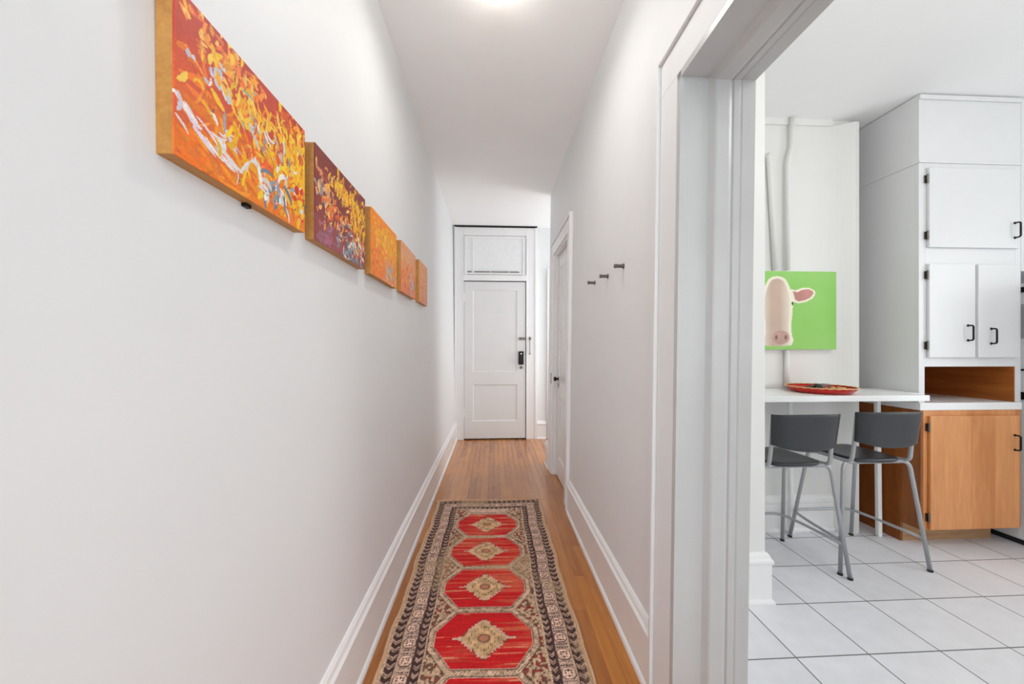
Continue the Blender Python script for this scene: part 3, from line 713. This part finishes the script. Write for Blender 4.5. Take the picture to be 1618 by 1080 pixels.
f.box(CX0, CX0+.0395, CF, CF+.02, Z0, 2.50).box(CX1-.0395, CX1, CF, CF+.02, Z0, 2.50).box(CX0+.0405, CX0+.07, CF, CF+.02, 1.2365, 1.8345).box(CX0+.0405, CX0+.07, CF, CF+.02, 1.9455, 2.4495).box(3.08, 3.125, CF, CF+.02, 1.236, 1.835)
f.build('face_frame', 'cab', up, bevel=.001)
MB().box(CX0, CX1, CF, CF+.02, 2.501, Z1).build('top_panel', 'cab', up)
MB().prism([(CX0-.006, CF-.010), (CX1, CF-.010), (CX1, CF-.0003), (CX0-.0003, CF-.0003), (CX0-.0003, CB), (CX0-.006, CB)], 2.487, 2.500, 2).build('moulding', 'cab', up, bevel=.003)
MB().box(CX0-.004, CX1, CF-.012, CF-.0003, 2.893, 2.922).build('crown_moulding', 'cab', up, bevel=.004)
def cdoor(x0, x1, z0, z1, hx, hz, hl, mat='cab', parent=up, name='door'):
    d = MB().box(x0, x1, CF-.018, CF-.0008, z0, z1).build(name, mat, parent, bevel=.004)
    handle(d, hx, hz)
    if hl is not None:
        for z in (z0+.05, z1-.10): hinge(d, hl, z)
    return d
cdoor(2.778, 3.400, 1.942, 2.453, 3.364, 2.010, 2.771)
cdoor(2.778, 3.094, 1.236, 1.838, 3.040, 1.347, 2.771)
cdoor(3.113, 3.400, 1.236, 1.838, 3.200, 1.327, None)
n = MB(); n.box(CX1-.046, CX1-.0405, CF+.002, CB-.02, Z0, 1.194).box(CX0+.0405, CX0+.046, CF+.021, CB-.02, Z0, 1.194).box(CX0+.046, CX1-.046, CB-.026, CB-.021, Z0, 1.194).box(CX0+.046, CX1-.046, CF+.021, CB-.026, 1.189, 1.194)
n.build('niche_lining', 'niche', up)
wt = MB().box(CX0+.002, CX1, CF-.006, CB, .898, .946).build('worktop', 'top', bevel=.002); tag(wt, 'thin white worktop between the wooden base cabinet and the white cabinet above', 'worktop')
lo = thing('base_cabinet', 'orange-brown wooden base cabinet with one door under the white worktop', 'cabinet', (0, 0, 0))
b = MB(); LZ = .130
b.prism([(CF+.02, LZ), (CB, LZ), (CB, .897), (CF+.02, .897)], CX1-.018, CX1, 0)
b.box(CX0+.012, CX1-.018, CB-.02, CB, LZ, .897).box(CX0+.03, CX1-.018, CF+.02, CB-.02, LZ, LZ+.018)
b.build('carcass', 'cabside', lo)
MB().prism([(CF, LZ), (CF+.115, LZ), (CF+.115, 0), (CB, 0), (CB, .897), (CF, .897)], CX0+.012, CX0+.030, 0).build('side_panel', 'cabside', lo)
f = MB(); f.box(CX0+.030, CX0+.08, CF, CF+.02, LZ, .897).box(CX1-.04, CX1, CF, CF+.02, LZ, .897).box(CX0+.08, CX1-.04, CF, CF+.02, .845, .897).box(CX0+.08, CX1-.04, CF, CF+.02, LZ, LZ+.03)
f.build('face_frame', 'cabwood', lo, bevel=.001)
cdoor(2.786, 3.400, .134, .862, 3.364, .640, 2.779, 'cabwood', lo)
MB().box(CX0+.03, 3.395, CF+.115, CF+.135, 0, LZ).build('toe_kick', 'kick', lo)
# refrigerator: only its side shows at the right edge
fx = thing('refrigerator', 'white refrigerator at the right edge of the frame beside the cabinets', 'refrigerator', (0, 0, 0))
MB().box(3.468, 4.20, 1.78, 2.72, .035, 1.72).build('body', 'fridge', fx, bevel=.012, seg=3)
MB().box(3.468, 4.20, 1.71, 1.775, .08, 1.12).build('door', 'fridge', fx, bevel=.014, seg=3)
MB().box(3.468, 4.20, 1.71, 1.775, 1.13, 1.72).build('door', 'fridge', fx, bevel=.014, seg=3)
MB().box(3.485, 4.18, 1.80, 2.70, 0, .0345).build('base_grille', 'rubber', fx)
MB().tube(smoothpath([(4.14, 1.71, .7), (4.14, 1.66, .7), (4.14, 1.66, 1.05), (4.14, 1.71, 1.05)], .02), .01, 10).build('handle', 'fridge', fx, smooth=True)
nt = MB().box(3.4655, 3.4675, 1.95, 2.185, 1.36, 1.585).build('note_sheet', 'paper'); tag(nt, 'grey sheet of paper on the side of the refrigerator', 'paper')
for z, hh, lab in ((1.68, .035, 'dark magnet near the top of the refrigerator side'), (1.155, .012, 'thin dark magnet strip on the refrigerator side below the paper'), (.985, .05, 'dark magnet low on the refrigerator side at worktop height')):
    o = MB().box(3.461, 3.4675, 2.10, 2.185, z-hh/2, z+hh/2).build('fridge_magnet', 'black', bevel=.001); tag(o, lab, 'magnet')
oc = thing('wall_cabinet', 'white high cabinet above the refrigerator at the right edge of the frame', 'cabinet', (0, 0, 0))
MB().box(3.437, 4.22, CF, CB, 1.80, Z1).build('carcass', 'cab', oc)
for a, b_ in ((3.47, 3.82), (3.84, 4.19)):
    d = MB().box(a, b_, CF-.018, CF-.0008, 1.84, 2.453).build('door', 'cab', oc, bevel=.004)
    handle(d, b_-.03 if a < 3.6 else a+.03, 1.9)

# ---------------------------------------------------------------- breakfast bar
bar = thing('breakfast_bar', 'long narrow white breakfast bar shelf fixed along the kitchen back wall', 'table', (0, 0, 0))
MB().prism([(1.397, 2.045), (2.655, 2.045), (2.655, 2.150), (2.716, 2.150), (2.716, 2.425), (1.397, 2.425)], .975, 1.010, 2).build('top', 'top', bar, bevel=.002)
for (x, y) in ((2.655, 2.335), (2.075, 2.395), (1.50, 2.335)):
    MB().prism([(x-.014, y-.014), (x+.014, y-.014), (x+.014, y+.014), (x-.014, y+.014)], 0, .974, 2).warp(lambda p: Vector((p.x-.012*(p.z/.97), p.y, p.z))).build('leg', 'top', bar, bevel=.006)

# ---------------------------------------------------------------- bar stools
def make_stool():
    t = thing('bar_stool', 'dark grey bar stool with silver legs, left one, partly hidden by the pier', 'stool', (0, 0, 0), 0, 'bar stools at the breakfast bar')
    # seat: tapered shell with rounded corners, slightly dished
    def outline(n=48):
        pts = []
        for k in range(n):
            a = 2*math.pi*k/n; c, s_ = math.cos(a), math.sin(a)
            x = math.copysign(abs(c)**.42, c); y = math.copysign(abs(s_)**.42, s_)
            pts.append((x*(.165-.022*(y+1)/2), y*.185+.015))
        return pts
    o = outline(); bm = MB(); b = bm.bm
    def zt(x, y): return .652-.010*(1-(x/.17)**2)*(1-((y)/.21)**2)-(.016*max(0, (y-.13)/.07)**2)
    rings = []
    for f_ in (0.001, .3, .6, .85, .97, 1.0): rings.append([b.verts.new((x*f_, .015+(y-.015)*f_, zt(x*f_, .015+(y-.015)*f_)-(0.003 if f_ == 1 else 0))) for x, y in o])
    for f_ in (1.0, .95, .001): rings.append([b.verts.new((x*f_, .015+(y-.015)*f_, zt(x*f_, .015+(y-.015)*f_)-(.016 if f_ == 1 else .024))) for x, y in o])
    for r0, r1 in zip(rings, rings[1:]):
        for k in range(len(o)): b.faces.new((r0[k], r0[(k+1) % len(o)], r1[(k+1) % len(o)], r1[k]))
    b.faces.new(rings[0]); b.faces.new(rings[-1])
    bm.build('seat', 'seat', t, smooth=True)
    # backrest: curved panel wider at top with a bowed lower edge, wrapping the posts
    bm = MB(); b = bm.bm; nx, nz = 28, 10; F, K = [], []
    for i in range(nx+1):
        u = i/nx*2-1
        zb = .762-.030*(1-u*u); zt_ = .938-.004*u*u
        cf, ck = [], []
        for j in range(nz+1):
            q = j/nz; z = zb+(zt_-zb)*q
            hwid = .186+.010*q; y = -.228-.012*(1-u*u)-.016*q+.028*abs(u)**7
            cf.append(b.verts.new((u*hwid, y-.007, z))); ck.append(b.verts.new((u*hwid, y+.007, z)))
        F.append(cf); K.append(ck)
    for i in range(nx):
        for j in range(nz):
            b.faces.new((F[i][j], F[i+1][j], F[i+1][j+1], F[i][j+1])); b.faces.new((K[i][j], K[i][j+1], K[i+1][j+1], K[i+1][j]))
        b.faces.new((F[i][0], K[i][0], K[i+1][0], F[i+1][0])); b.faces.new((F[i][nz], F[i+1][nz], K[i+1][nz], K[i][nz]))
    for j in range(nz):
        b.faces.new((F[0][j], F[0][j+1], K[0][j+1], K[0][j])); b.faces.new((F[nx][j], K[nx][j], K[nx][j+1], F[nx][j+1]))
    bm.build('backrest', 'seat', t, smooth=True, bevel=.002)
    r = .0105
    for s_ in (-1, 1):
        # upright: from the back panel down beside the seat, turning forward under it
        p = smoothpath([(s_*.176, -.202, .925), (s_*.176, -.186, .74), (s_*.180, -.175, .635), (s_*.165, .10, .625)], .035, 6)
        MB().tube(p, r, 12).build('back_post', 'silver', t, smooth=True)
        p = smoothpath([(s_*.10, -.135, .622), (s_*.205, -.150, .630), (s_*.275, -.200, .004)], .05, 7)
        lg = MB().tube(p, r, 12).build('leg', 'silver', t, smooth=True)
        MB().lathe([(.0125, .012), (.013, 0)], (s_*.275, -.200, 0), 14).build('rubber_foot', 'rubber', lg)
        p = smoothpath([(s_*.10, .125, .612), (s_*.165, .125, .618), (s_*.222, .210, .004)], .05, 7)
        lg = MB().tube(p, r, 12).build('leg', 'silver', t, smooth=True)
        MB().lathe([(.0125, .012), (.013, 0)], (s_*.222, .210, 0), 14).build('rubber_foot', 'rubber', lg)
    yf = .212; zr = .185
    p = smoothpath([(-.254, -.185, zr), (-.235, .05, zr), (-.205, yf, zr), (.205, yf, zr), (.235, .05, zr), (.254, -.185, zr)], .07, 8)
    MB().tube(p, .0085, 12).build('footrest', 'silver', t, smooth=True)
    MB().tube([(-.175, -.135, .620), (.175, -.135, .620)], .009, 10).build('seat_rail', 'silver', t, smooth=True)
    MB().tube([(-.15, .12, .610), (.15, .12, .610)], .009, 10).build('seat_rail', 'silver', t, smooth=True)
    return t
st = make_stool(); st.location = (1.722, 2.105, 0)
s2 = copy_tree(st); s2.location = (2.258, 2.150, 0)
s2['label'] = 'dark grey bar stool with silver legs, right one, beside the wooden cabinet'

# ---------------------------------------------------------------- red platter and what lies on it
PC = (2.135, 2.235, 1.010)
pt = thing('red_platter', 'shallow red platter with a pale patterned rim on the white breakfast bar', 'dish', PC, R(-3))
MB().lathe([(.140, .001), (.155, .005), (.176, .022), (.188, .036), (.185, .040), (.168, .026), (.145, .010), (.01, .008)], (0, 0, 0), 56).build('dish', 'red', pt, smooth=True)
rim = MB(); prf = [(.1865, .0335), (.190, .0375), (.187, .0405), (.176, .0375)]
seg = 56; rr = []
for k in range(seg):
    a = 2*math.pi*k/seg; rr.append([rim.bm.verts.new((r_*math.cos(a), r_*math.sin(a), z_+.0015*(k % 2))) for r_, z_ in prf])
for k in range(seg):
    for j in range(4): rim.bm.faces.new((rr[k][j], rr[(k+1) % seg][j], rr[(k+1) % seg][(j+1) % 4], rr[k][(j+1) % 4]))
rim.build('rim', 'cream', pt, smooth=True)
def lump(name, mat, c, sx, sy, sz, rz, label, cat, group, seed):
    m = MB(); bmesh.ops.create_icosphere(m.bm, subdivisions=2, radius=1)
    def f(p):
        q = 1+.22*mnoise.noise(p*1.7+Vector((seed, 0, 0)))
        return Vector((p.x*sx*q, p.y*sy*q, max(p.z, -.6)*sz*q))
    o = m.warp(f).build(name, mat, smooth=True); o.location = c; o.rotation_euler = (0, 0, rz); tag(o, label, cat, group); return o
for i, (dx, dy, s_) in enumerate(((-.055, .02, .020), (-.035, -.03, .017), (-.012, .005, .021), (-.085, .045, .014))):
    PL = ['dark pod at the far left on the red platter', 'dark pod near the front rim of the red platter', 'tallest dark pod, nearest the middle of the red platter', 'smallest dark pod at the left rim of the red platter']
    lump('dark_pod', 'pod', (PC[0]+dx, PC[1]+dy, PC[2]+.012+s_*.7+(.010 if i == 2 else 0)), s_*1.3, s_, s_*.9, i, PL[i], 'pod', 'dark pods on the red platter', i*3.1)
rnd = random.Random(5)
for i in range(12):
    a = rnd.random()*6.28; r_ = .03+.085*rnd.random(); dx, dy = .04+r_*math.cos(a)*.8, r_*math.sin(a)*.9
    lump('snack', ['nut', 'cream'][i % 2], (PC[0]+dx, PC[1]+dy, PC[2]+.010+.35*max(0, math.hypot(dx, dy)-.10)+.014), .017, .013, .012, a, 'small tan dried piece on the right half of the red platter', 'snack', 'tan pieces on the red platter', i*1.7+9)
wr = MB()
for k in range(4):
    pts = [(math.cos(a)*.045, math.sin(a)*.030*math.cos(k*.7)+.01*k, .022+.026*abs(math.sin(a+k*.8))) for a in [2*math.pi*j/24 for j in range(25)]]
    wr.tube(pts, .0016, 6, False)
o = wr.build('wire_ornament', 'wire', smooth=True); o.location = (PC[0]+.02, PC[1]-.01, PC[2]+.004); tag(o, 'tangled silver wire ornament lying in the middle of the red platter', 'ornament')
